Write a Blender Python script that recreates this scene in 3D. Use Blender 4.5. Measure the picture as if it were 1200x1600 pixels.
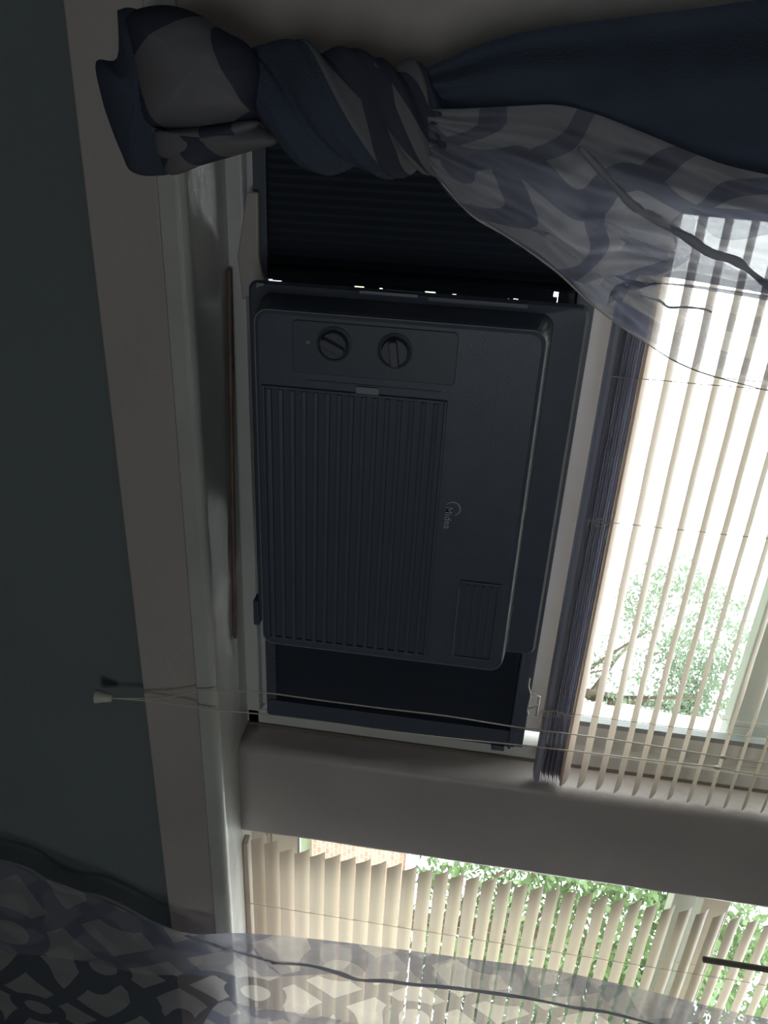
import bpy, bmesh, math, random
from mathutils import Vector, Matrix, noise
random.seed(7)
for o in list(bpy.data.objects): bpy.data.objects.remove(o)
C = bpy.context.scene.collection
H = 1.27                      # eye height above the floor
# ------------------------------------------------------------------ camera
def _n(v): return v.normalized()
AX = _n(Vector((-125, 2430, 1250)))
AZ = Vector((12000, 1260, -1250)); AZ = _n(AZ - AX * AZ.dot(AX))
AY = AZ.cross(AX)
def P(u, v, d):
    """point on the plane y = d seen at picture position (u, v) of 1200x1600"""
    c = Vector((u - 600, v - 800, 1250))
    r = Vector((AX.dot(c), AY.dot(c), AZ.dot(c)))
    r = r * (d / r.y)
    return Vector((r.x, r.y, r.z + H))
cd = bpy.data.cameras.new('camera'); cam = bpy.data.objects.new('camera', cd); C.objects.link(cam)
cd.sensor_fit = 'AUTO'; cd.sensor_width = 36; cd.lens = 1250 / 1600 * 36; cd.clip_start = .02; cd.clip_end = 400
M = Matrix(((AX[0], -AX[1], -AX[2]), (AY[0], -AY[1], -AY[2]), (AZ[0], -AZ[1], -AZ[2]))).to_4x4()
M.translation = (0, 0, H); cam.matrix_world = M
S = bpy.context.scene; S.camera = cam
# ------------------------------------------------------------------ sky, exposure
w = bpy.data.worlds.new('sky'); S.world = w; w.use_nodes = True
bg = w.node_tree.nodes['Background']; bg.inputs[0].default_value = (.95, .98, 1, 1); bg.inputs[1].default_value = 7.0
S.view_settings.view_transform = 'Standard'; S.view_settings.look = 'None'
S.view_settings.exposure = 0.0; S.view_settings.gamma = 1; S.view_settings.use_curve_mapping = False
def portal(name, loc, sx, sy, inward):
    l = bpy.data.lights.new(name, 'AREA'); l.shape = 'RECTANGLE'; l.size = sx; l.size_y = sy
    l.cycles.is_portal = True
    o = bpy.data.objects.new(name, l); o.location = loc
    o.rotation_euler = (Vector(inward).to_track_quat('-Z', 'Z')).to_euler(); C.objects.link(o)
portal('window_portal', (.502, 1.27, H + .53), 1.08, 1.78, (0, -1, 0))
portal('window_portal', (1.78, 1.27, H + .53), 1.08, 1.78, (0, -1, 0))
portal('window_portal', (.6, -2.66, 1.55), .9, .75, (0, 1, 0))  # serves the added fill opening in the back wall

# ------------------------------------------------------------------ materials
def mat(name, col, rough=.6, noise_amt=0, scale=8, bump=0, bscale=60, metal=0, spec=.5, col2=None):
    m = bpy.data.materials.new(name); m.use_nodes = True; nt = m.node_tree
    b = nt.nodes['Principled BSDF']
    b.inputs['Base Color'].default_value = (*col, 1); b.inputs['Roughness'].default_value = rough
    b.inputs['Metallic'].default_value = metal; b.inputs['Specular IOR Level'].default_value = spec
    tc = nt.nodes.new('ShaderNodeTexCoord')
    if noise_amt or col2:
        n = nt.nodes.new('ShaderNodeTexNoise'); n.inputs['Scale'].default_value = scale; n.inputs['Detail'].default_value = 6
        nt.links.new(tc.outputs['Object'], n.inputs['Vector'])
        r = nt.nodes.new('ShaderNodeValToRGB')
        c2 = col2 or tuple(c * (1 - noise_amt) for c in col)
        r.color_ramp.elements[0].position = .35; r.color_ramp.elements[1].position = .62
        r.color_ramp.elements[0].color = (*c2, 1); r.color_ramp.elements[1].color = (*col, 1)
        nt.links.new(n.outputs['Fac'], r.inputs[0]); nt.links.new(r.outputs[0], b.inputs['Base Color'])
    if bump:
        n = nt.nodes.new('ShaderNodeTexNoise'); n.inputs['Scale'].default_value = bscale; n.inputs['Detail'].default_value = 4
        nt.links.new(tc.outputs['Object'], n.inputs['Vector'])
        bp = nt.nodes.new('ShaderNodeBump'); bp.inputs['Strength'].default_value = bump; bp.inputs['Distance'].default_value = .004
        nt.links.new(n.outputs['Fac'], bp.inputs['Height']); nt.links.new(bp.outputs[0], b.inputs['Normal'])
    return m
m_wall = mat('blue grey wall paint', (.205, .24, .255), .8, .06, 3, .25, 180)
m_trim = mat('painted trim', (.60, .535, .51), .42, .10, 5, .35, 45)
m_stool = mat('painted window stool', (.66, .66, .63), .32, .12, 9, .35, 40)
m_ceil = mat('ceiling paint', (.5, .5, .5), .9)
m_floor = mat('brown floor boards', (.16, .10, .06), .5, .3, 6)
m_vinyl = mat('white window vinyl', (.74, .73, .71), .35, .06, 12)
m_gasket = mat('grey gasket', (.30, .32, .33), .5)
m_ac = mat('charcoal plastic', (.105, .122, .168), .38, .10, 30, .12, 600)
m_ac2 = mat('dark charcoal plastic', (.09, .105, .14), .42)
m_acedge = mat('pale plastic and edge highlight', (.30, .33, .38), .35)  # pale plastic, also paints the highlight along the front panel edge
m_pleat = mat('black accordion vinyl', (.085, .10, .135), .45)
m_knob = mat('knob plastic', (.10, .105, .125), .35)
m_logo = mat('silver logo', (.55, .57, .6), .4)
m_label = mat('grey label', (.28, .30, .36), .5)
m_dowel = mat('reddish brown wood', (.26, .17, .145), .5, .3, 40)
m_cord = mat('cream cord', (.78, .72, .62), .6)
m_tassel = mat('cream plastic', (.72, .72, .62), .35)
m_wand = mat('grey wand plastic', (.20, .18, .165), .4)
m_dirt = mat('brown gap dirt', (.22, .18, .14), .9)

def slat_mat(name, col, tr):
    m = bpy.data.materials.new(name); m.use_nodes = True; nt = m.node_tree; nt.nodes.clear()
    o = nt.nodes.new('ShaderNodeOutputMaterial'); mx = nt.nodes.new('ShaderNodeMixShader'); mx.inputs[0].default_value = tr
    p = nt.nodes.new('ShaderNodeBsdfPrincipled'); p.inputs['Base Color'].default_value = (*col, 1); p.inputs['Roughness'].default_value = .4
    t = nt.nodes.new('ShaderNodeBsdfTranslucent'); t.inputs[0].default_value = (*col, 1)
    nt.links.new(p.outputs[0], mx.inputs[1]); nt.links.new(t.outputs[0], mx.inputs[2]); nt.links.new(mx.outputs[0], o.inputs[0])
    return m
m_slat = slat_mat('cream vinyl slat', (.80, .69, .57), .35)
m_slat1 = slat_mat('ivory vinyl slat', (.80, .70, .62), .40)
m_rail = slat_mat('blind rail', (.42, .42, .50), .05)
m_shadeslat = mat('shade-toned stack slat', (.46, .45, .55), .45)  # same ivory slats, with the shade on the raised stack put into the colour

def glass_mat():
    m = bpy.data.materials.new('window glass'); m.use_nodes = True; nt = m.node_tree; nt.nodes.clear()
    o = nt.nodes.new('ShaderNodeOutputMaterial'); mx = nt.nodes.new('ShaderNodeMixShader'); mx.inputs[0].default_value = .05
    t = nt.nodes.new('ShaderNodeBsdfTransparent'); t.inputs[0].default_value = (.96, .98, .97, 1)
    g = nt.nodes.new('ShaderNodeBsdfGlossy'); g.inputs['Roughness'].default_value = .02
    nt.links.new(t.outputs[0], mx.inputs[1]); nt.links.new(g.outputs[0], mx.inputs[2]); nt.links.new(mx.outputs[0], o.inputs[0])
    return m
m_glass = glass_mat()

def sheer(name, pitch, light, dark, opac_l, opac_d, ang=0.0, off=(0, 0), ring=True):
    """sheer cloth with a woven lattice-and-ring print laid out in the cloth's own UVs (metres)"""
    m = bpy.data.materials.new(name); m.use_nodes = True; nt = m.node_tree; nt.nodes.clear(); N = nt.nodes; L = nt.links
    def mth(op, a, b=None, c=None):
        n = N.new('ShaderNodeMath'); n.operation = op
        for i, x in enumerate((a, b, c)):
            if x is None: continue
            if isinstance(x, (int, float)): n.inputs[i].default_value = x
            else: L.new(x, n.inputs[i])
        return n.outputs[0]
    uv = N.new('ShaderNodeTexCoord'); mp = N.new('ShaderNodeMapping'); mp.vector_type = 'POINT'
    mp.inputs['Rotation'].default_value = (0, 0, math.radians(45) + ang); mp.inputs['Location'].default_value = (off[0], off[1], 0)
    mp.inputs['Scale'].default_value = (1 / pitch, 1 / pitch, 1)
    L.new(uv.outputs['UV'], mp.inputs['Vector'])
    sp = N.new('ShaderNodeSeparateXYZ'); L.new(mp.outputs[0], sp.inputs[0])
    a, b = sp.outputs[0], sp.outputs[1]
    def dist(x): return mth('ABSOLUTE', mth('SUBTRACT', mth('FRACT', mth('ADD', x, .5)), .5))
    band = mth('LESS_THAN', mth('MINIMUM', dist(a), dist(b)), .15)
    ea = mth('MULTIPLY', dist(mth('MULTIPLY', a, .5)), 2); eb = mth('MULTIPLY', dist(mth('MULTIPLY', b, .5)), 2)
    r = mth('SQRT', mth('ADD', mth('MULTIPLY', ea, ea), mth('MULTIPLY', eb, eb)))
    if ring:
        band = mth('MULTIPLY', mth('MAXIMUM', band, mth('LESS_THAN', r, .56)), mth('GREATER_THAN', r, .27))
    col = N.new('ShaderNodeMix'); col.data_type = 'RGBA'
    col.inputs['A'].default_value = (*light, 1); col.inputs['B'].default_value = (*dark, 1)
    L.new(band, col.inputs['Factor'])
    wv = N.new('ShaderNodeTexNoise'); wv.inputs['Scale'].default_value = 260; L.new(uv.outputs['UV'], wv.inputs['Vector'])
    op = mth('ADD', mth('MULTIPLY', band, opac_d - opac_l), opac_l)
    op = mth('ADD', op, mth('MULTIPLY', mth('SUBTRACT', wv.outputs['Fac'], .5), .08))
    op.node.use_clamp = True
    d = N.new('ShaderNodeBsdfDiffuse'); t = N.new('ShaderNodeBsdfTranslucent'); tr = N.new('ShaderNodeBsdfTransparent')
    L.new(col.outputs['Result'], d.inputs[0]); L.new(col.outputs['Result'], t.inputs[0])
    m1 = N.new('ShaderNodeMixShader'); m1.inputs[0].default_value = .5
    L.new(d.outputs[0], m1.inputs[1]); L.new(t.outputs[0], m1.inputs[2])
    m2 = N.new('ShaderNodeMixShader'); L.new(op, m2.inputs[0]); L.new(tr.outputs[0], m2.inputs[1]); L.new(m1.outputs[0], m2.inputs[2])
    o = N.new('ShaderNodeOutputMaterial'); L.new(m2.outputs[0], o.inputs[0])
    return m
LT, DK = (.79, .765, .77), (.17, .18, .24)
m_sheer = sheer('sheer lattice print', .11, LT, DK, .50, .55)
m_sheer2 = sheer('sheer lattice print large', .12, LT, (.36, .38, .50), .46, .52, .25, (.3, .2))
m_sheer3 = sheer('sheer single layer', .13, LT, (.36, .38, .50), .42, .48, .6, (.3, .2))
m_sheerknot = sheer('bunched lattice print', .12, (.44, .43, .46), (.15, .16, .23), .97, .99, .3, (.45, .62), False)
m_sheerhem = slat_mat('rolled sheer hem', (.62, .62, .67), .6)
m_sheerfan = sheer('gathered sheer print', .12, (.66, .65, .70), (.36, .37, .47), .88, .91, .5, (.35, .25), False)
m_navy = mat('navy curtain cloth', (.075, .10, .15), .85, .12, 20, .5, 500)

# ------------------------------------------------------------------ mesh helpers
def obj(name, bm, m, parent=None, smooth=False, bevel=0):
    me = bpy.data.meshes.new(name)
    bmesh.ops.recalc_face_normals(bm, faces=bm.faces)
    bm.to_mesh(me); bm.free()
    for x in (m if isinstance(m, (list, tuple)) else [m]): me.materials.append(x)
    if smooth:
        for p in me.polygons: p.use_smooth = True
    o = bpy.data.objects.new(name, me); C.objects.link(o)
    if parent: o.parent = parent
    if bevel:
        b = o.modifiers.new('bevel', 'BEVEL'); b.width = bevel; b.segments = 3; b.limit_method = 'ANGLE'; b.angle_limit = .6
    return o
def box(bm, x0, x1, y0, y1, z0, z1, mi=0):
    """axis-aligned box, z given relative to eye height"""
    vs = [bm.verts.new((x, y, z + H)) for x in (x0, x1) for y in (y0, y1) for z in (z0, z1)]
    for f in ((0, 1, 3, 2), (4, 6, 7, 5), (0, 4, 5, 1), (2, 3, 7, 6), (0, 2, 6, 4), (1, 5, 7, 3)):
        bm.faces.new([vs[i] for i in f]).material_index = mi
    return vs
def boxes(*bs):
    bm = bmesh.new()
    for b in bs: box(bm, *b)
    return bm
def prism(pts, y0, y1, y_list=None):
    """extrude an (x, z) outline from y0 to y1"""
    bm = bmesh.new()
    a = [bm.verts.new((x, y0, z + H)) for x, z in pts]; b = [bm.verts.new((x, y1, z + H)) for x, z in pts]
    bm.faces.new(a); bm.faces.new(b)
    n = len(pts)
    for i in range(n): bm.faces.new((a[i], a[(i + 1) % n], b[(i + 1) % n], b[i]))
    return bm
def rrect(x0, x1, z0, z1, r, k=6):
    pts = []
    for cx, cz, a0 in ((x1 - r, z1 - r, 0), (x0 + r, z1 - r, 90), (x0 + r, z0 + r, 180), (x1 - r, z0 + r, 270)):
        for i in range(k + 1):
            a = math.radians(a0 + 90 * i / k); pts.append((cx + r * math.cos(a), cz + r * math.sin(a)))
    return pts
def loft(loops, cap=True):
    bm = bmesh.new()
    R = [[bm.verts.new(p) for p in l] for l in loops]
    n = len(R[0])
    for k in range(len(R) - 1):
        for i in range(n): bm.faces.new((R[k][i], R[k][(i + 1) % n], R[k + 1][(i + 1) % n], R[k + 1][i]))
    if cap:
        bm.faces.new(R[0]); bm.faces.new(R[-1])
    return bm
def tube(bm, pts, r, seg=8, r_fn=None, flat=1):
    pts = [Vector(p) for p in pts]; R = []
    for i, p in enumerate(pts):
        t = (pts[min(i + 1, len(pts) - 1)] - pts[max(i - 1, 0)]).normalized()
        up = Vector((0, 1, 0)) if abs(t.y) < .9 else Vector((1, 0, 0))
        s = t.cross(up).normalized(); q = s.cross(t)
        rr = r_fn(i / (len(pts) - 1)) * r if r_fn else r
        R.append([bm.verts.new(p + (s * math.cos(2 * math.pi * k / seg) + q * math.sin(2 * math.pi * k / seg) * flat) * rr) for k in range(seg)])
    for a, b in zip(R, R[1:]):
        for k in range(seg): bm.faces.new((a[k], a[(k + 1) % seg], b[(k + 1) % seg], b[k]))
    bm.faces.new(R[0]); bm.faces.new(R[-1])
    return bm
def catmull(pts, n=8):
    pts = [Vector(p) for p in pts]; out = []
    for i in range(len(pts) - 1):
        p0, p1, p2, p3 = pts[max(i - 1, 0)], pts[i], pts[i + 1], pts[min(i + 2, len(pts) - 1)]
        for k in range(n):
            t = k / n
            out.append(.5 * ((2 * p1) + (p2 - p0) * t + (2 * p0 - 5 * p1 + 4 * p2 - p3) * t * t + (3 * p1 - p0 - 3 * p2 + p3) * t ** 3))
    out.append(pts[-1]); return out
def root(name, loc, label, cat, group=None):
    o = bpy.data.objects.new(name, None); o.location = loc; C.objects.link(o)
    o['label'] = label; o['category'] = cat
    if group: o['group'] = group
    return o
def tag(o, label, cat, group=None):
    o['label'] = label; o['category'] = cat
    if group: o['group'] = group
    return o
def keep(parent, *cs):          # parent while keeping world coordinates
    for c in cs:
        c.parent = parent; c.matrix_parent_inverse = Matrix.Translation(-parent.location)
    return cs[0]
def struct(name, bm, m, bevel=0, smooth=False):
    o = obj(name, bm, m, None, smooth, bevel); o['kind'] = 'structure'; return o

# ------------------------------------------------------------------ room shell
XL, XR, XM0, XM1 = -.03, 2.31, 1.034, 1.247       # window recess and mullion
SZ, TZ = -.361, 1.42                              # sill top and recess top, relative to the eye
YF = 1.10                                         # interior face of the window frames
struct('wall_front', boxes((-1.7, XL, .97, 1.25, -H, 1.25 + .2), (XR, 3.4, .97, 1.25, -H, 1.45), (XL, XR, .97, 1.25, -H, SZ - .02),
                           (XL, XR, .97, 1.25, TZ - .0, 1.45)), m_wall)
struct('wall_left', boxes((-1.8, -1.7, -2.75, 1.25, -H, 1.45)), m_wall)
struct('wall_right', boxes((3.4, 3.5, -2.75, 1.25, -H, 1.45)), m_wall)
struct('wall_back', boxes((-1.7, .15, -2.75, -2.6, -H, 1.45), (1.05, 3.4, -2.75, -2.6, -H, 1.45),
                          (.15, 1.05, -2.75, -2.6, -H, -.095), (.15, 1.05, -2.75, -2.6, .655, 1.45)), m_wall)
struct('floor', boxes((-1.8, 3.5, -2.75, 1.25, -H - .1, -H)), m_floor)
struct('ceiling', boxes((-1.8, 3.5, -2.75, 1.25, 1.45, 1.55)), m_ceil)
fill_win = struct('fill_window', boxes((.15, .19, -2.72, -2.66, -.095, .655), (1.01, 1.05, -2.72, -2.66, -.095, .655),  # unseen opening added in the back wall to fill the room with light
                              (.19, 1.01, -2.72, -2.66, -.095, -.055), (.19, 1.01, -2.72, -2.66, .615, .655)), m_vinyl)
obj('glass', boxes((.19, 1.01, -2.692, -2.688, -.055, .615)), m_glass, fill_win)
# stool with a rounded nose, apron, casings, mullion post
nose = [(.948 + .012 - .012 * math.cos(math.radians(a)), SZ - .012 + .012 * math.sin(math.radians(a))) for a in range(0, 91, 15)]
prof = [(YF + .01, SZ - .035), (.952, SZ - .035), (.948, SZ - .031)] + nose + [(YF + .01, SZ)]
bm = loft([[Vector((x, y, z + H)) for y, z in prof] for x in [-.5 + i * .16 for i in range(20)] + [2.75]])
struct('trim_1', bm, m_stool)                                                # window stool
struct('trim_2', boxes((-.48, 2.73, .956, .975, -.487, SZ - .0345)), m_trim, .003)        # apron
struct('trim_3', boxes((-.34, XL, .957, 1.10, SZ, TZ + .02)), m_trim, .004)              # left casing
struct('trim_4', boxes((XR, XR + .2, .957, 1.10, SZ, TZ + .02)), m_trim, .004)
struct('trim_5', boxes((-.34, XR + .2, .955, .985, TZ + .0, TZ + .03)), m_trim, .004)
# mullion: flat face, worn round corner towards the left window
mp = [(XM0, 1.25), (XM0, 1.052), (XM0 + .003, 1.042), (XM0 + .010, 1.036), (XM0 + .020, 1.034),
      (XM1 - .010, 1.034), (XM1 - .003, 1.037), (XM1, 1.045), (XM1, 1.25)]
bm = bmesh.new(); n = 60; R = []
for k in range(n + 1):
    z = SZ + (TZ - SZ) * k / n
    R.append([bm.verts.new((x + .0012 * noise.noise(Vector((i, z * 9, 0))), y + .0015 * noise.noise(Vector((i * 3, z * 7, 5))), z + H)) for i, (x, y) in enumerate(mp)])
for a, b in zip(R, R[1:]):
    for i in range(len(mp) - 1): bm.faces.new((a[i], a[i + 1], b[i + 1], b[i]))
    bm.faces.new((a[-1], a[0], b[0], b[-1]))
bm.faces.new(R[0]); bm.faces.new(R[-1])
struct('trim_6', bm, m_trim, smooth=True)
# paint-filled joint between mullion reveal and window frame, and behind the stool
struct('trim_7', boxes((XM0 - .004, XM0 + .001, YF - .004, YF, SZ, TZ)), m_dirt)

# ------------------------------------------------------------------ windows
def window(name, x0, x1, raised, off):
    fw = .032
    f = struct(name, boxes((x0, x0 + fw, YF, 1.24, SZ, TZ), (x1 - fw, x1, YF, 1.24, SZ, TZ), (x0, x1, YF, 1.24, TZ - fw, TZ),
                           (x0, x1, YF + .0, 1.24, SZ - .02, SZ + .022), (x0, x1, YF + .02, 1.24, SZ + .022, SZ + .032),
                           (x0, x1, YF + .055, 1.24, SZ + .03, SZ + .04)), m_vinyl, .002)
    mid = .53
    def sash(nm, z0, z1, y, rb, rt):
        a, b = x0 + fw + .004, x1 - fw - .004
        sw = .045
        e = .016 if raised and nm == 'lower_sash' else 0
        s = obj(nm, boxes((a, a + sw, y, y + .03, z0, z1), (b - sw, b - e, y, y + .03, z0, z1),
                          (a + sw, b - sw, y, y + .03, z0, z0 + rb), (a + sw, b - sw, y, y + .03, z1 - rt, z1)), m_vinyl, f, bevel=.002)
        obj('glass_pane', boxes((a + sw, b - sw, y + .014, y + .017, z0 + rb, z1 - rt)), m_glass, s)
        g = .004
        obj('gasket', boxes((a + sw, a + sw + g, y - .001, y + .013, z0 + rb, z1 - rt), (b - sw - .010, b - sw, y - .001, y + .013, z0 + rb, z1 - rt),
                            (a + sw, b - sw, y - .001, y + .012, z0 + rb, z0 + rb + g)), m_gasket, s)
        if e:
            obj('side_seal', boxes((b - e, b + .004, y + .006, y + .02, z0 + .05, z1)), m_vinyl, s)
        return s
    if raised:
        sash('lower_sash', .140, 1.08, 1.115, .045, .05)
    else:
        sash('lower_sash', SZ + .034, mid + .05, 1.115, .055, .05)
    sash('upper_sash', mid - .035, TZ - fw, 1.165, .075, .05)
window('window_1', XL, XM0, True, 0)
window('window_2', XM1, XR, False, 0)

# ------------------------------------------------------------------ air conditioner
ac = root('window_air_conditioner', (.455, 1.0, H + SZ), 'dark charcoal window air conditioner filling the raised left window', 'air conditioner')
K = lambda o: keep(ac, o)
YFR = .897
def ring3(x0, x1, z0, z1, r, y, k=6): return [Vector((x, y, z + H)) for x, z in rrect(x0, x1, z0, z1, r, k)]
# bezel: wide flange at the back, raised rounded panel in front
bz = loft([ring3(.213, .694, -.294, .112, .012, 1.00), ring3(.211, .698, -.294, .116, .012, .970), ring3(.2015, .707, -.294, .118, .012, .968), ring3(.2045, .703, -.290, .114, .012, .961),
           ring3(.213, .699, -.276, .078, .016, .957), ring3(.217, .694, -.270, .070, .017, .905), ring3(.2195, .6915, -.2675, .0675, .016, .8985),
           ring3(.224, .687, -.263, .063, .014, YFR)])
K(obj('bezel', bz, m_ac, smooth=False, bevel=0))
# thin pale tube that paints a highlight on the edge around the front panel
bm = bmesh.new(); pts = [Vector((x, .8985, z + H)) for x, z in rrect(.2195, .6915, -.2675, .0675, .016, 8)]
tube(bm, pts[0:2] * 1 + pts[2:] + [pts[0]], .0007, 6)
K(obj('panel_edge', bm, m_acedge, smooth=True))
K(obj('body', boxes((.2306, .680, .999, 1.112, -.303, .112), (.31, .64, 1.112, 1.42, -.30, .07)), m_ac2, bevel=.003))
K(obj('mounting_rail', boxes((.03, 1.004, 1.096, 1.112, .113, .139), (.03, 1.004, 1.088, 1.096, .113, .118)), m_ac2, bevel=.001))
K(obj('bottom_rail', boxes((.0, 1.006, 1.098, 1.13, -.324, -.306)), m_ac2, bevel=.001))
def pleats(x0, x1, nm='accordion_panel'):
    bm = bmesh.new(); n = int((x1 - x0) / .011); a = []; 
    for i in range(2 * n + 1):
        x = x0 + (x1 - x0) * i / (2 * n); y = 1.108 + (.008 if i % 2 else -.004)
        a.append((bm.verts.new((x, y, H - .308)), bm.verts.new((x, y, H + .114)), bm.verts.new((x, y + .003, H - .308)), bm.verts.new((x, y + .003, H + .114))))
    for p, q in zip(a, a[1:]):
        bm.faces.new((p[0], q[0], q[1], p[1])); bm.faces.new((p[2], q[2], q[3], p[3]))
    return K(obj(nm, bm, m_pleat))
pleats(.012, .216); pleats(.687, .972)
K(obj('accordion_frame', prism(rrect(.970, 1.006, -.322, .128, .008), 1.095, 1.12), m_ac2, bevel=.001))
K(obj('accordion_frame', boxes((-.01, .014, 1.095, 1.12, -.322, .128)), m_ac2, bevel=.001))
# closing strip beside the body; small pieces leave the slit of daylight seen between them
K(obj('accordion_frame', boxes((.214, .2238, 1.106, 1.114, -.306, .084)), m_ac2, bevel=.0008))
gaps = [(405, 416, 0), (416, 428, .0032), (428, 442, .0018), (442, 470, 0), (470, 520, .0004), (520, 558, .0008), (558, 573, .0026), (573, 597, 0), (597, 602, .0024), (602, 668, .0009),
        (668, 684, .0026), (684, 710, 0), (710, 716, .0018), (716, 760, .0006), (760, 794, 0), (794, 797, .001), (797, 803, 0), (803, 810, .0014), (810, 868, 0)]
zz = lambda u: 1.11 * (-.281 + .0008 * (u - 416))
K(obj('foam_seal', boxes(*[(.2232, .2310 - g, 1.1062, 1.1118, zz(a), zz(b)) for a, b, g in gaps], (.214, .2310, 1.1062, 1.1118, .0905, .114)), m_pleat))
# control panel, knobs
cp = K(obj('control_panel', prism(rrect(.228, .290, -.222, -.030, .006), YFR - .0022, YFR + .004), m_ac2, bevel=.001))
for kx, kz, rot in ((.2525, -.172, 65), (.2545, -.101, 8)):
    bm = loft([[Vector((kx + r * math.cos(t * math.pi / 16), y, kz + H + r * math.sin(t * math.pi / 16))) for t in range(32)]
               for r, y in ((.0205, YFR - .0020), (.0205, YFR - .0045), (.0185, YFR - .0052), (.0175, YFR - .0030), (.0165, YFR - .0028), (.0155, YFR - .010), (.0145, YFR - .0115))])
    kn = obj('knob', bm, m_ac2); keep(ac, kn)
    c, s = math.cos(math.radians(rot)), math.sin(math.radians(rot))
    pts = [(kx + a * c - b * s, kz + a * s + b * c) for a, b in rrect(-.015, .015, -.0048, .0048, .004)]
    g = obj('knob_grip', prism(pts, YFR - .021, YFR - .011), m_knob, kn, bevel=.0012)
    bm = bmesh.new()
    for i in range(11):
        a = math.radians(-60 + i * 30 + rot); 
        p0 = Vector((kx + .0225 * math.cos(a), YFR - .0026, kz + H + .0225 * math.sin(a))); p1 = p0 + Vector((.0022 * math.cos(a), 0, .0022 * math.sin(a)))
        tube(bm, [p0, p1], .00035, 4)
    keep(ac, obj('dial_mark', bm, m_label))
K(obj('indicator', loft([[Vector((.2525 + r * math.cos(t), y, H - .203 + r * math.sin(t))) for t in [i * math.pi / 6 for i in range(12)]] for r, y in ((.0028, YFR - .0015), (.0022, YFR - .0035))]), m_label))
K(obj('panel_seam', boxes((.2985, .3000, YFR - .0012, YFR + .002, -.205, -.045)), m_pleat))
K(obj('release_tab', prism(rrect(.301, .311, -.145, -.118, .002), YFR - .003, YFR + .002), m_acedge))
# intake grille: recessed tray and fifteen louvres
gx0, gx1, gz0, gz1 = .313, .676, -.256, -.040
K(obj('grille_tray', boxes((gx0, gx1, YFR - .0006, YFR + .002, gz0, gz1)), m_pleat))
K(obj('grille_frame', boxes((gx0 - .004, gx0, YFR - .004, YFR, gz0, gz1), (gx1, gx1 + .004, YFR - .004, YFR, gz0, gz1),
                            (gx0 - .004, gx1 + .004, YFR - .004, YFR, gz1, gz1 + .004), (gx0 - .004, gx1 + .004, YFR - .004, YFR, gz0 - .004, gz0)), m_ac, bevel=.0012))
nl = 15; pit = (gz1 - gz0) / nl
lou = None
for i in range(nl):
    z = gz0 + pit * (i + .5)
    if lou is None:
        lp = [(YFR - .0055, -.0035), (YFR - .0050, -.0048), (YFR - .0005, -.0040), (YFR - .0005, .0010), (YFR - .0042, .0005)]
        bm = loft([[Vector((x, y, q)) for y, q in lp] for x in (gx0, gx1)])
        lou = obj('louvre', bm, m_ac)
        o = lou
    else:
        o = lou.copy(); C.objects.link(o)
    o.location = (0, 0, z + H); keep(ac, o)
# outlet vent door at the upper right with its vanes
vd = K(obj('air_outlet', boxes((.555, .672, YFR - .0006, YFR + .001, .004, .050)), m_ac2))
K(obj('outlet_frame', boxes((.551, .555, YFR - .003, YFR, 0, .054), (.672, .676, YFR - .003, YFR, 0, .054), (.555, .672, YFR - .003, YFR, .0, .004), (.555, .672, YFR - .003, YFR, .050, .054)), m_ac, bevel=.001))
K(obj('panel_edge', boxes((.560, .674, YFR - .0036, YFR - .0028, -.0005, .0004)), m_acedge))
for i in range(4):
    K(obj('vane', boxes((.557, .670, YFR - .0025, YFR, .009 + i * .0105, .0115 + i * .0105)), m_ac))
K(obj('panel_seam', boxes((.27, .50, YFR - .0004, YFR + .001, .018, .0192)), m_acedge if False else m_ac2))
# wordmark: circular swoosh running into the lettering
cu = bpy.data.curves.new('lettering', 'FONT'); cu.body = 'Midea'; cu.size = .0128; cu.extrude = .0003; cu.offset = .00005; cu.space_character = 1.02
to = bpy.data.objects.new('tmp', cu); C.objects.link(to); bpy.context.view_layer.update()
me = bpy.data.meshes.new_from_object(to); bpy.data.objects.remove(to); me.materials.append(m_logo)
lo = bpy.data.objects.new('lettering', me); C.objects.link(lo)
lo.matrix_world = Matrix.Translation((.4465, YFR - .0009, H - .0275)) @ Matrix.Rotation(math.pi / 2, 4, 'X')
lo.parent = ac; lo.matrix_parent_inverse = Matrix.Translation(-ac.location)
bm = bmesh.new(); tube(bm, [(.4490 + .0093 * math.cos(math.radians(a)), YFR - .0009, H - .0185 + .0093 * math.sin(math.radians(a))) for a in range(20, 250, 10)], .0009, 6, lambda t: .35 + .65 * math.sin(math.pi * t) ** .5, .4)
K(obj('logo_swoosh', bm, m_logo))
# labels on the left flange
K(obj('sticker', boxes((.2032, .2125, .9600, .9612, -.155, -.085)), m_label))
K(obj('sticker', boxes((.2045, .2160, .9588, .9612, -.072, .045)), m_ac))
K(obj('sticker', boxes((.2035, .2100, .9600, .9612, -.282, -.273)), m_label))
K(obj('catch', boxes((1.002, 1.014, 1.09, 1.105, .085, .108)), m_ac2, bevel=.002))
K(obj('side_bracket', boxes((.672, .716, .968, .99, -.303, -.294)), m_ac2, bevel=.002))

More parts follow.
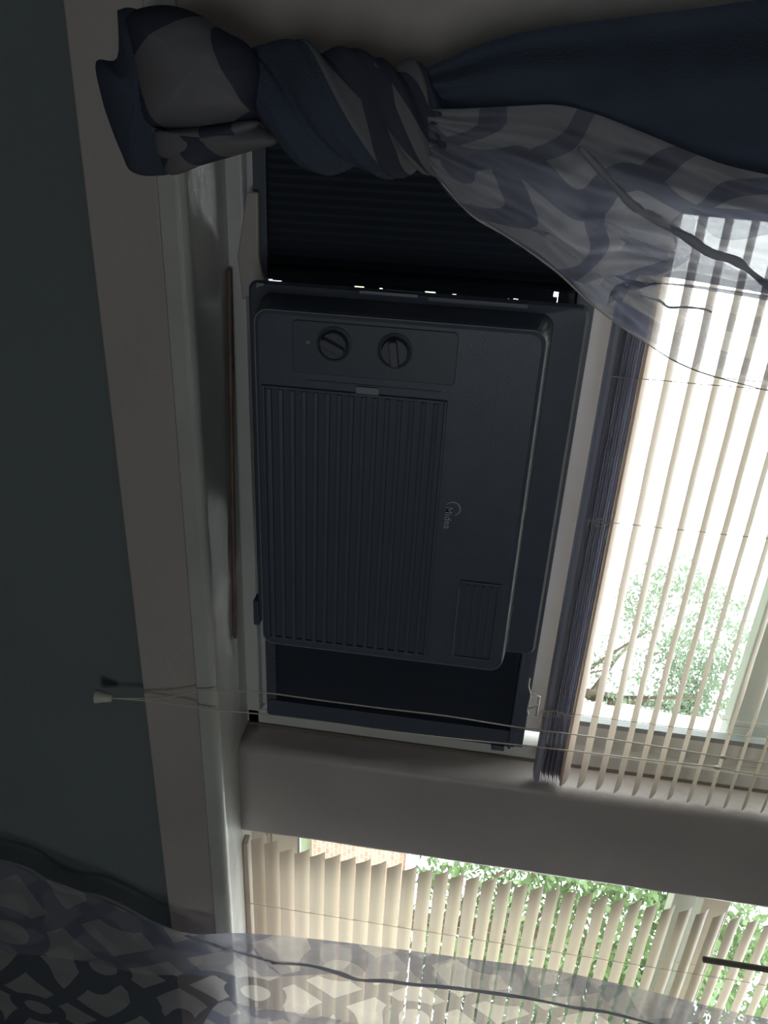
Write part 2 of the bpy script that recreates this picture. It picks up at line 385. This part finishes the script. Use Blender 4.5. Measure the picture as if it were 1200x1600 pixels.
# ------------------------------------------------------------------ blinds
def slat_bm(L, wd, tilt, seed=0, end=.006, wav=.00025):
    bm = bmesh.new(); n = 28; m_ = 6; rows = []
    ct, st = math.cos(tilt), math.sin(tilt)
    for i in range(n + 1):
        t = i / n
        # finer steps near the rounded ends
        x = L * t
        if i == 0: x = 0
        dist_end = min(x, L - x)
        wv = wav * noise.noise(Vector((x * 14, seed, 0)))
        row = []
        for j in range(m_ + 1):
            s = j / m_ * 2 - 1
            xx = x
            if i == 0: xx = end * (1 - math.sqrt(max(0, 1 - s * s * .92)))
            if i == n: xx = L - end * (1 - math.sqrt(max(0, 1 - s * s * .92)))
            y = s * wd / 2; z = .0030 * (1 - s * s) + wv * 3
            row.append(bm.verts.new((xx, y * ct - z * st, y * st + z * ct + wv)))
        rows.append(row)
    for a, b in zip(rows, rows[1:]):
        for j in range(m_): bm.faces.new((a[j], a[j + 1], b[j + 1], b[j]))
    return bm
YB = 1.045
def ladder(xx, z0, z1, zs, tilt, wd, parent, rung=True):
    bm = bmesh.new(); ct, st = math.cos(tilt), math.sin(tilt)
    for s in (-1, 1):
        pts = []
        k = int((z1 - z0) / .03) + 1
        for i in range(k + 1): pts.append((xx + .0005 * math.sin(i * 2.1), YB + s * (wd / 2 * ct + .0012), H + z0 + (z1 - z0) * i / k))
        tube(bm, pts, .0006, 4)
    if rung:
        for z in zs: tube(bm, [(xx, YB - wd / 2 * ct - .001, H + z - wd / 2 * st - .0015), (xx + .004, YB + wd / 2 * ct, H + z + wd / 2 * st - .0015)], .0006, 4)
    o = obj('ladder_cord', bm, m_cord); keep(parent, o)

# blind 1, pulled up so that its lowest slats are gathered above the air conditioner
b1 = root('window_blind', (.5, YB, H + 1.38), 'ivory blind half raised over the air conditioner, lowest slats gathered in a stack', 'window blind')
X0, L1 = -.018, 1.038
W1 = .037
sl = [slat_bm(L1, W1, math.radians(31), k * 5.3) for k in range(4)]
slm = []
for bm in sl:
    o = obj('slat', bm, m_slat1, smooth=True); slm.append(o)
Z1 = [.2105 + .0299 * i for i in range(38)]
for i, z in enumerate(Z1):
    o = slm[i] if i < 4 else slm[i % 4].copy()
    if i >= 4: C.objects.link(o)
    o.location = (X0 + random.uniform(-.001, .001), YB, H + z + random.uniform(-.0006, .0006))
    o.rotation_euler = (math.radians(random.uniform(-.8, .8)), random.uniform(-.001, .001), 0)
    keep(b1, o)
st_bm = slat_bm(L1 - .004, W1, 0, 9, .004, .0001); st = obj('gathered_slat', st_bm, m_shadeslat, smooth=True)
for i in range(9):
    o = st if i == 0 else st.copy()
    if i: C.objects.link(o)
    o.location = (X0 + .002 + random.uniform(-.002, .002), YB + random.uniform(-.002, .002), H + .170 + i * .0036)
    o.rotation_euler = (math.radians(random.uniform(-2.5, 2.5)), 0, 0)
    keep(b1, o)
keep(b1, obj('bottom_rail', boxes((X0 + .002, X0 + L1 - .004, YB - .014, YB + .014, .158, .168)), m_shadeslat, bevel=.004))
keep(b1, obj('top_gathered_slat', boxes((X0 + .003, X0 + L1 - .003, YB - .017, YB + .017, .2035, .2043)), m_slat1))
keep(b1, obj('headrail', boxes((X0, X0 + L1, YB - .03, YB + .03, 1.36, 1.40)), m_vinyl, bevel=.002))
for xx in (.302, .511, .858): ladder(xx, .165, 1.37, Z1, math.radians(31), W1, b1)
def curls(cx, cz, nloops, spread, seed):
    rnd = random.Random(seed); pts = [Vector((cx, YB - .021, H + cz))]
    for i in range(nloops * 5):
        a = i * 1.25 + rnd.uniform(-.3, .3); r = rnd.uniform(.003, .007)
        pts.append(Vector((cx + rnd.uniform(-.003, .003) + r * math.cos(a), YB - .023 + rnd.uniform(-.003, .002), H + cz - spread * i / (nloops * 5) + r * math.sin(a))))
    bm = bmesh.new(); tube(bm, catmull(pts, 5), .0006, 4)
    keep(b1, obj('tangled_cord', bm, m_cord))
curls(.511, .195, 3, .022, 3); curls(.858, .195, 6, .046, 5)
# pull cords running down past the air conditioner to a bell-shaped tassel
c1 = [(1196, 1192, 1.012), (1130, 1183, 1.012), (1000, 1162, 1.01), (900, 1148, 1.006), (800, 1135, 1.0), (700, 1119, .99), (600, 1107, .98), (500, 1094, .965), (420, 1083, .955), (360, 1079, .945), (310, 1080, .940), (270, 1088, .936), (235, 1091, .934), (175, 1091, .932)]
c2 = [(1196, 1212, 1.012), (1120, 1199, 1.012), (1000, 1186, 1.01), (900, 1174, 1.006), (800, 1163, 1.0), (700, 1153, .99), (600, 1141, .98), (500, 1127, .965), (400, 1115, .952), (330, 1108, .942), (280, 1101, .937), (230, 1095, .934), (175, 1091, .9325)]
for cc in (c1, c2):
    pts = [P(*p) for p in cc]; top = pts[0].copy(); pts = [Vector((top.x, 1.012, H + 1.37))] + [Vector((top.x, 1.012, H + .9))] + pts
    bm = bmesh.new(); tube(bm, catmull(pts, 6), .0011, 6)
    keep(b1, obj('pull_cord', bm, m_cord, smooth=True))
    kp = P(*cc[1]); bm = bmesh.new()
    tube(bm, [kp + Vector((0, 0, -.006)), kp + Vector((0, 0, -.002)), kp + Vector((.001, 0, .003)), kp + Vector((0, 0, .008))], .0032, 8, lambda t: .4 + .6 * math.sin(math.pi * t))
    keep(b1, obj('cord_connector', bm, m_tassel, smooth=True))
tp = P(175, 1091, .932); tb = P(146, 1091, .932)
bm = bmesh.new(); dirv = Vector((0, 0, -1)); Ls = []
for s, r in ((0, .0040), (.002, .0065), (.014, .0085), (.0245, .0112), (.026, .0114), (.026, .0095), (.016, .0075)):
    Ls.append([tp + dirv * s + Vector((r * math.cos(k * math.pi / 8), r * math.sin(k * math.pi / 8), 0)) for k in range(16)])
keep(b1, obj('tassel', loft(Ls), m_tassel, smooth=True))

# blind 2, lowered to the sill and tilted
b2 = root('window_blind', (1.8, YB, H + 1.38), 'cream blind let down to the sill in the right window, slats tilted', 'window blind')
X2, L2, W2 = 1.276, 1.0, .0315
th = math.radians(58)
slm = [obj('slat', slat_bm(L2, W2, th, 40 + k * 3.1, .003, .0003), m_slat, smooth=True) for k in range(4)]
Z2 = [-.336 + .0299 * i for i in range(57)]
for i, z in enumerate(Z2):
    o = slm[i] if i < 4 else slm[i % 4].copy()
    if i >= 4: C.objects.link(o)
    dz = .005 if i == 0 else 0
    o.location = (X2 + random.uniform(-.0012, .0012) + (.012 if i >= 2 else -.004 * (2 - i)), YB, H + z + dz + random.uniform(-.0006, .0006))
    o.rotation_euler = (math.radians(random.uniform(-.8, .8)), random.uniform(-.001, .001), 0)
    keep(b2, o)
keep(b2, obj('bottom_rail', boxes((X2 + .002, X2 + L2, YB - .012, YB + .012, SZ, SZ + .010)), m_slat, bevel=.003))
keep(b2, obj('headrail', boxes((X2 - .02, X2 + L2 + .02, YB - .03, YB + .03, 1.36, 1.40)), m_vinyl, bevel=.002))
for xx in (1.452, 1.80, 2.15): ladder(xx, SZ + .008, 1.37, Z2, th, W2, b2)
bm = bmesh.new(); wa, wb = P(1099, 1499, .985), P(1200, 1515, .985)
wt = wa + (wb - wa).normalized() * .85
tube(bm, [wa - (wb - wa).normalized() * .0015, wa, wa + (wt - wa) * .01, wa + (wt - wa) * .5, wt], .0056, 10, lambda t: .5 if t == 0 else 1)
keep(b2, obj('tilt_wand', bm, m_wand, smooth=True))
bm = bmesh.new(); tube(bm, [wt, Vector((wt.x, 1.0, H + 1.37))], .002, 6)
keep(b2, obj('wand_hook', bm, m_wand))

# ------------------------------------------------------------------ small things on the sill
bm = bmesh.new(); a_, b_ = Vector((.215, 1.088, H + SZ + .0034)), Vector((.800, 1.040, H + SZ + .0034))
tube(bm, [a_ + (b_ - a_) * t for t in (0, .004, .3, .6, .99, 1)], .0034, 10, lambda t: .6 if t in (0, 1) else 1)
tag(obj('wooden_dowel', bm, m_dowel, smooth=True), 'thin reddish brown wooden dowel lying on the sill under the air conditioner', 'dowel')
pts = [P(385, 300, 1.084), P(403, 300, 1.084), P(404, 400, 1.084), P(409, 428, 1.084), P(418, 442, 1.084), P(409, 448, 1.084), P(392, 460, 1.084), P(378, 470, 1.084), P(370, 400, 1.084)]
bm = bmesh.new(); a = [bm.verts.new(p) for p in pts]; b = [bm.verts.new(p + Vector((0, .014, 0))) for p in pts]
bm.faces.new(a); bm.faces.new(b)
for i in range(len(a)): bm.faces.new((a[i], a[(i + 1) % len(a)], b[(i + 1) % len(a)], b[i]))
tag(obj('weather_strip', bm, m_trim, bevel=.003), 'white foam weather strip bulging at the lower left corner of the air conditioner', 'weather strip')
bm = bmesh.new()
tp1 = [P(828, 1060, 1.07), P(826, 1072, 1.068), P(829, 1085, 1.066), P(826, 1100, 1.066), P(824, 1110, 1.068), P(826, 1116, 1.07)]
tube(bm, catmull(tp1, 5), .0012, 6)
tube(bm, [P(829, 1084, 1.067), P(838, 1086, 1.06), P(845, 1091, 1.06)], .0009, 6)
tube(bm, [P(826, 1107, 1.067), P(834, 1105, 1.06), P(840, 1101, 1.06)], .0012, 6)
tube(bm, [P(843, 1088, 1.066), P(841, 1100, 1.066), P(838, 1118, 1.066)], .0022, 6)
tag(obj('bent_wire_clip', bm, m_cord, smooth=True), 'bent white wire clip by the gap at the upper right of the air conditioner', 'clip')

# ------------------------------------------------------------------ curtains
def interp(path, t):
    n = len(path) - 1; x = min(max(t, 0), 1) * n; i = min(int(x), n - 1); f = x - i
    p0, p1, p2, p3 = path[max(i - 1, 0)], path[i], path[i + 1], path[min(i + 2, n)]
    return tuple(.5 * (2 * b + (c - a) * f + (2 * a - 5 * b + 4 * c - d) * f * f + (3 * b - a - 3 * c + d) * f ** 3) for a, b, c, d in zip(p0, p1, p2, p3))
def sheet(name, edge_a, edge_b, m, parent, ns=90, nt=40, fold=None, uvs=1, gather=None, thick=0, uvmap=None):
    """cloth between two edge curves given as (u, v, depth); fold(s, t) moves it in depth; UVs in metres"""
    bm = bmesh.new(); uvl = bm.loops.layers.uv.new('UVMap'); G = []; UV = {}
    for i in range(ns + 1):
        s = i / ns; a = interp(edge_a, s); b = interp(edge_b, s); row = []
        for j in range(nt + 1):
            t = j / nt
            q = [a[k] + (b[k] - a[k]) * t for k in range(3)]
            d = q[2] + (fold(s, t) if fold else 0)
            p = P(q[0], q[1], d); v = bm.verts.new(p); row.append(v)
            UV[v] = uvmap(s, t, p) if uvmap else (p.x * uvs, (p.z - H) * uvs)
        G.append(row)
    for i in range(ns):
        for j in range(nt):
            f = bm.faces.new((G[i][j], G[i + 1][j], G[i + 1][j + 1], G[i][j + 1])); f.smooth = True
            for l in f.loops: l[uvl].uv = UV[l.vert]
    o = obj(name, bm, m, None, True)
    keep(parent, o)
    return o
def hem(name, pts, r, parent, m=None, flat=.5, jit=.25):
    pp = catmull([P(*p) for p in pts], 8); bm = bmesh.new()
    tube(bm, pp, r, 8, lambda t: .45 + .55 * math.sin(math.pi * min(1, max(0, t))) ** .4 + jit * 2.2 * noise.noise(Vector((t * 13, r * 900, 0))) + jit * noise.noise(Vector((t * 37, r * 900, 0))), flat)
    o = obj(name, bm, m or m_sheerhem, smooth=True); keep(parent, o); return o

# right curtain
cr = root('curtain', tuple(P(600, 1650, .925)), 'sheer lattice print curtain hanging straight at the right window', 'curtain')
top = [(-60, 1335, .925), (0, 1345, .925), (70, 1372, .925), (150, 1402, .925), (235, 1440, .925), (300, 1459, .925), (380, 1458, .925), (480, 1466, .925), (600, 1480, .925), (720, 1496, .925), (860, 1515, .925), (1000, 1545, .925), (1120, 1575, .925), (1260, 1605, .925)]
bot = [(u, v + 420, .885) for u, v, d in top]
sheet('sheer_panel', top, bot, m_sheer, cr, 110, 50, lambda s, t: .012 * math.sin(t * 26 + 3 * s) * min(1, t * 4) + .004 * noise.noise(Vector((s * 9, t * 14, 0))))
lowf = [(-60, 1482, .905), (0, 1488, .905), (70, 1494, .905), (150, 1505, .905), (215, 1521, .905), (300, 1524, .905), (430, 1526, .905), (530, 1522, .905), (600, 1533, .905), (720, 1547, .905), (825, 1561, .905), (930, 1579, .905), (1030, 1602, .905), (1150, 1640, .905)]
top2 = [(u, v, .902) for u, v, d in top]
sheet('folded_flap', top2, lowf, m_sheer2, cr, 110, 16, lambda s, t: -.010 * math.sin(t * math.pi) + .003 * noise.noise(Vector((s * 20, t * 5, 2))), uvs=.82)
lowc = [(300, 1640, .87), (340, 1568, .87), (400, 1575, .87), (490, 1586, .87), (560, 1600, .87), (640, 1620, .87), (760, 1660, .87)]
sheet('inner_fold', lowc, [(u, v + 120, .87) for u, v, d in lowc], m_sheer2, cr, 40, 8, None)
hem('hem', [(290, 1462, .897), (340, 1478, .897), (380, 1490, .897), (425, 1502, .897), (428, 1504, .897), (480, 1508, .897), (530, 1521, .897), (560, 1531, .897), (605, 1533, .897), (642, 1538, .897), (700, 1543, .897), (750, 1549, .897), (825, 1560, .897), (900, 1575, .897), (950, 1582, .897), (1030, 1603, .897)], .0042, cr)
hem('hem', [(-40, 1338, .920), (0, 1344, .920), (45, 1358, .920), (75, 1378, .920), (100, 1392, .920), (150, 1399, .920), (190, 1415, .920), (225, 1434, .920), (250, 1446, .920), (290, 1460, .920)], .0045, cr, m_sheerhem)

# left curtain, knotted
cl = root('curtain', tuple(P(300, 150, .8)), 'navy curtain and lattice print sheer twisted into a knot at the left of the window', 'curtain')
# navy liner fan
na = [(655, 120, .80), (668, 106, .80), (700, 92, .80), (760, 66, .80), (850, 44, .80), (950, 30, .80), (1080, 14, .80), (1260, -12, .80)]
nb = [(655, 200, .80), (690, 235, .81), (740, 255, .81), (820, 275, .82), (900, 300, .82), (990, 322, .82), (1080, 336, .82), (1260, 352, .82)]
sheet('liner', na, nb, m_navy, cl, 80, 40, lambda s, t: .018 * s * math.sin(t * 9 + 1) + .006 * (1 - s) * math.sin(t * 22))
# sheer fans (three overlapping layers that leave the twist)
sa = [(668, 170, .775), (720, 170, .775), (800, 166, .775), (870, 164, .775), (930, 178, .775), (1000, 205, .775), (1090, 242, .775), (1150, 262, .775), (1260, 285, .775)]
sb = [(672, 262, .775), (700, 300, .775), (760, 345, .775), (840, 395, .775), (900, 440, .775), (960, 430, .775), (1030, 432, .775), (1100, 442, .775), (1260, 470, .775)]
fan = lambda k, amp: (lambda s, t: amp * (.3 + s) * (math.sin(t * k + s * 3) + .6 * math.sin(t * k * 2.3 - s * 5)) + .010 * noise.noise(Vector((s * 7, t * 9, k))) + .005 * abs(noise.noise(Vector((s * 12, t * 30 + s * 9, k)))))
sheet('sheer_layer', sa, sb, m_sheerfan, cl, 90, 50, fan(16, .008), uvmap=lambda s, t, p: (s * .46 + .07 * t + .05 * noise.noise(Vector((s * 4, t * 3, 1))), t * (.15 + .08 * s) + .10 * s * s + .05 * noise.noise(Vector((s * 4, t * 3, 8)))))
sa2 = [(672, 200, .785), (740, 230, .785), (820, 270, .785), (900, 300, .785), (980, 320, .785), (1060, 370, .785), (1130, 410, .785), (1260, 480, .785)]
sb2 = [(676, 268, .785), (712, 316, .785), (780, 360, .785), (850, 402, .785), (930, 480, .785), (1000, 530, .785), (1090, 580, .785), (1260, 625, .785)]
sheet('sheer_layer', sa2, sb2, m_sheer3, cl, 90, 50, fan(12, .007), uvmap=lambda s, t, p: (s * .55, t * (.12 + .12 * s) + .05 * s + .03))
sa3 = [(690, 240, .79), (760, 300, .79), (840, 350, .79), (920, 410, .79), (1000, 440, .79), (1080, 445, .79), (1260, 470, .79)]
sb3 = [(690, 285, .79), (735, 335, .79), (800, 375, .79), (870, 425, .79), (940, 480, .79), (990, 440, .79), (1260, 480, .79)]
sheet('sheer_layer', sa3, sb3, m_sheerfan, cl, 60, 20, fan(9, .004), uvmap=lambda s, t, p: (s * .4, t * .1))
hem('hem', [(905, 230, .77), (960, 290, .77), (990, 322, .77), (1030, 345, .77), (1075, 372, .77), (1110, 395, .77), (1150, 408, .77), (1185, 435, .77), (1240, 480, .77)], .0037, cl)
hem('hem', [(1000, 462, .778), (1030, 470, .778), (1045, 480, .778), (1070, 480, .778), (1100, 483, .778), (1112, 488, .778)], .0011, cl)
hem('hem', [(690, 285, .772), (735, 335, .772), (800, 375, .772), (870, 425, .772), (930, 480, .772), (1000, 530, .772), (1090, 580, .772), (1260, 625, .772)], .0007, cl, m_cord)
# twisted part: three lobes spiralling round the axis
axis = [(385, 135, .80, 66, 66), (430, 150, .80, 84, 80), (480, 165, .80, 104, 90), (530, 175, .80, 103, 90), (580, 182, .80, 96, 88), (620, 185, .80, 97, 84), (655, 190, .80, 90, 78), (680, 205, .80, 72, 66), (700, 220, .80, 60, 56)]
def px(d): return d / 1250.0
bm = bmesh.new(); uvl = bm.loops.layers.uv.new('UVMap'); ns, na_ = 110, 72; G = []; UVd = {}
for i in range(ns + 1):
    s = i / ns; q = interp(axis, s); cpt = P(q[0], q[1], q[2])
    e = P(q[0] + .0, q[1] + 10, q[2]) - cpt; sc = e.length / 10
    e.normalize(); dpt = Vector((0, -1, 0)); row = []
    for j in range(na_ + 1):
        lob = 2 * math.pi * j / na_
        ph = lob - s * 7.0
        k = 3
        bulge = 1 - .17 * (1 - abs(math.cos(k * lob / 2))) ** 1.2 * 1.6 + .035 * noise.noise(Vector((math.cos(lob) * 2, math.sin(lob) * 2, s * 9)))
        crease = .018 * math.sin(11 * lob + 2 * s)
        r = q[3] * sc * (bulge + crease)
        p = cpt + e * (math.cos(ph) * r) + dpt * (math.sin(ph) * r * .72)
        v = bm.verts.new(p); row.append(v); UVd[v] = (s * .26 + .04, lob * .05)
    G.append(row)
for i in range(ns):
    for j in range(na_):
        vs = (G[i][j], G[i + 1][j], G[i + 1][j + 1], G[i][j + 1])
        f = bm.faces.new(vs); f.smooth = True
        lob = 2 * math.pi * (j + .5) / na_
        f.material_index = 1 if 1.9 < lob < 4.5 else 0
        for l in f.loops: l[uvl].uv = UVd[l.vert]
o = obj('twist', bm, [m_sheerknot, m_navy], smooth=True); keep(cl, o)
# knot: plump folds built from outlines
def pillow(name, outline, d, depth, m, parent, rings=10, uvs=1.0, seed=0, rough=.004, centre=None):
    pts = [Vector(p) for p in catmull([(u, v, 0) for u, v in outline] + [(outline[0][0], outline[0][1], 0)], 5)][:-1]
    cu_ = centre or (sum(p.x for p in pts) / len(pts), sum(p.y for p in pts) / len(pts))
    bm = bmesh.new(); uvl = bm.loops.layers.uv.new('UVMap'); UV = {}; loops = []
    for side in (-1, 1):
        rr = []
        for k in range(rings):
            f = k / rings; sc = math.cos(f * math.pi / 2) ** .8 if k else 1; dz = math.sin(f * math.pi / 2) * depth
            row = []
            for i, p in enumerate(pts):
                u, v = cu_[0] + (p.x - cu_[0]) * sc, cu_[1] + (p.y - cu_[1]) * sc
                nn = rough * f * (noise.noise(Vector((u * .012, v * .035, seed))) * 1.6 + abs(noise.noise(Vector((u * .02, v * .06, seed + 4)))) * 1.4)
                q = P(u, v, d + side * dz * (1 if side < 0 else .5) - nn * (1 if side < 0 else 0))
                vv = bm.verts.new(q); UV[vv] = (q.x * uvs, (q.z - H) * uvs); row.append(vv)
            rr.append(row)
        q = P(cu_[0], cu_[1], d + side * depth * (1 if side < 0 else .5)); cv = bm.verts.new(q); UV[cv] = (q.x * uvs, (q.z - H) * uvs)
        n = len(pts)
        for k in range(rings - 1):
            for i in range(n): bm.faces.new((rr[k][i], rr[k][(i + 1) % n], rr[k + 1][(i + 1) % n], rr[k + 1][i]))
        for i in range(n): bm.faces.new((rr[-1][i], rr[-1][(i + 1) % n], cv))
    bmesh.ops.remove_doubles(bm, verts=[], dist=0)
    for f in bm.faces:
        f.smooth = True
        for l in f.loops: l[uvl].uv = UV[l.vert]
    o = obj(name, bm, m, smooth=True); keep(parent, o); return o
pillow('knot_fold', [(183, 16), (205, 12), (240, 30), (262, 90), (270, 190), (275, 262), (240, 275), (205, 268), (190, 240), (172, 195), (158, 150), (150, 96), (183, 90)], .815, .045, m_navy, cl, seed=3)
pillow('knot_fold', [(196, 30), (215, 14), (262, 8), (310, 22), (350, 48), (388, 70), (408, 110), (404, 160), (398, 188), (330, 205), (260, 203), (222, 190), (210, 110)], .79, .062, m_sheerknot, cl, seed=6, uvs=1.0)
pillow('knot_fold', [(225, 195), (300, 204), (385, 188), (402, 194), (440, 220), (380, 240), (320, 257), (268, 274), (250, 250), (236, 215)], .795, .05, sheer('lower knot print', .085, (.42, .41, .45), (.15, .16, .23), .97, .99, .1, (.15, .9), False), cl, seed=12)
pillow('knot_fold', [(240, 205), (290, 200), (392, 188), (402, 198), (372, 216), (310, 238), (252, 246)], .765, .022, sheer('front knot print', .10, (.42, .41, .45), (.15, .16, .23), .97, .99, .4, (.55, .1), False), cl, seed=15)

# ------------------------------------------------------------------ outdoors
m_leaf = slat_mat('leaf', (.13, .22, .08), .4); m_leaf2 = slat_mat('pale leaf', (.24, .31, .22), .45)
m_bark = mat('bark', (.13, .10, .07), .9, .3, 10)
m_grass = mat('lawn', (.12, .155, .08), .9, .3, 2)
def tree(x, y, h, crowns, n, lab, lm, seed, leaf=.09, cut=-.12):
    t = root('tree', (x, y, -.3), lab, 'tree', None); rnd = random.Random(seed); bm = bmesh.new()
    tube(bm, [(x, y, -.3), (x + .1, y, h * .3), (x - .05, y + .1, h * .6), (x, y, h * .95)], .22, 8, lambda q: 1 - .75 * q)
    for k in range(9):
        a = rnd.uniform(0, 6.3); r = rnd.uniform(1.4, 2.6); z0 = h * rnd.uniform(.3, .7)
        tube(bm, [(x, y, z0), (x + r * .5 * math.cos(a), y + r * .5 * math.sin(a), z0 + .7), (x + r * math.cos(a), y + r * math.sin(a), z0 + 1.6)], .07, 6, lambda q: 1 - .7 * q)
    keep(t, obj('trunk', bm, m_bark, smooth=True))
    vs, fs = [], []
    for i in range(n):
        cx, cy, cz, rx, ry, rz = crowns[rnd.randrange(len(crowns))]
        v = Vector((rnd.gauss(0, 1), rnd.gauss(0, 1), rnd.gauss(0, 1))).normalized() * rnd.uniform(.35, 1) ** .6
        p = Vector((cx + v.x * rx, cy + v.y * ry, cz + v.z * rz))
        if noise.noise(p * 1.1 + Vector((seed, 0, 0))) + .5 * noise.noise(p * 3.1) < cut: continue
        a = Vector((rnd.gauss(0, 1), rnd.gauss(0, 1), rnd.gauss(0, .7))).normalized(); b = a.cross(Vector((rnd.gauss(0, 1), rnd.gauss(0, 1), rnd.gauss(0, 1)))).normalized()
        s = leaf * rnd.uniform(.6, 1.3); k = len(vs)
        vs += [p - a * s, p + b * s * .45, p + a * s, p - b * s * .45]; fs.append((k, k + 1, k + 2, k + 3))
    me = bpy.data.meshes.new('foliage'); me.from_pydata(vs, [], fs); me.materials.append(lm)
    o = bpy.data.objects.new('foliage', me); C.objects.link(o); o['kind'] = 'stuff'; keep(t, o)
g = obj('lawn', boxes((-30, 60, 1.6, 70, -H - .5, -H - .3)), m_grass); g['kind'] = 'structure'; g.name = 'ground'
tree(13.0, 9.5, 5.0, [(12.6, 9.5, 2.6, 2.6, 1.8, 1.7), (14.8, 9.5, 3.8, 3, 1.8, 2.2), (12.4, 9.6, 5.2, 2.2, 1.6, 1.6), (16.5, 9.8, 3, 3, 1.8, 2.6), (14.0, 9.6, 6.6, 2.4, 1.6, 1.6)], 34000, 'leafy green tree outside the right window, behind the tilted slats', m_leaf, 2)
k = 14 / 12
tree(11.2, 14, 7, [(9.4 * k, 14, 4.6 * k, 2.0, 1.2, 1.4), (10.8 * k, 14, 6.0 * k, 2.2, 1.2, 1.9), (8.0 * k, 14, 4.9 * k, 2.0, 1, 1.5), (11.8 * k, 14, 4.0 * k, 2.2, 1.2, 1.6), (8.9 * k, 14, 6.6 * k, 2.0, 1.1, 1.7), (11 * k, 14, 8 * k, 2.4, 1.1, 1.8)], 44000, 'pale sparse tree outside the left window above the sash rail', m_leaf2, 5, .06, .03)
# brick outbuilding glimpsed low through the right window
m_brick = bpy.data.materials.new('brickwork'); m_brick.use_nodes = True; nt = m_brick.node_tree; bt = nt.nodes.new('ShaderNodeTexBrick')
bt.inputs['Color1'].default_value = (.42, .17, .11, 1); bt.inputs['Color2'].default_value = (.50, .24, .16, 1); bt.inputs['Mortar'].default_value = (.55, .5, .45, 1)
bt.inputs['Scale'].default_value = 4.4; bt.inputs['Mortar Size'].default_value = .015
tc = nt.nodes.new('ShaderNodeTexCoord'); mpn = nt.nodes.new('ShaderNodeMapping'); mpn.inputs['Rotation'].default_value = (math.pi / 2, 0, 0)
nt.links.new(tc.outputs['Object'], mpn.inputs[0]); nt.links.new(mpn.outputs[0], bt.inputs[0]); nt.links.new(bt.outputs[0], nt.nodes['Principled BSDF'].inputs['Base Color'])
gh = root('brick_outbuilding', (9.0, 8.4, -.3), 'low red brick outbuilding seen through the foot of the right window', 'building')
keep(gh, obj('wall', boxes((7.4, 11.6, 7.2, 9.2, -H - .3, -.32)), m_brick))
keep(gh, obj('flat_roof', boxes((7.3, 11.7, 7.1, 9.3, -.32, -.24)), m_vinyl, bevel=.01))
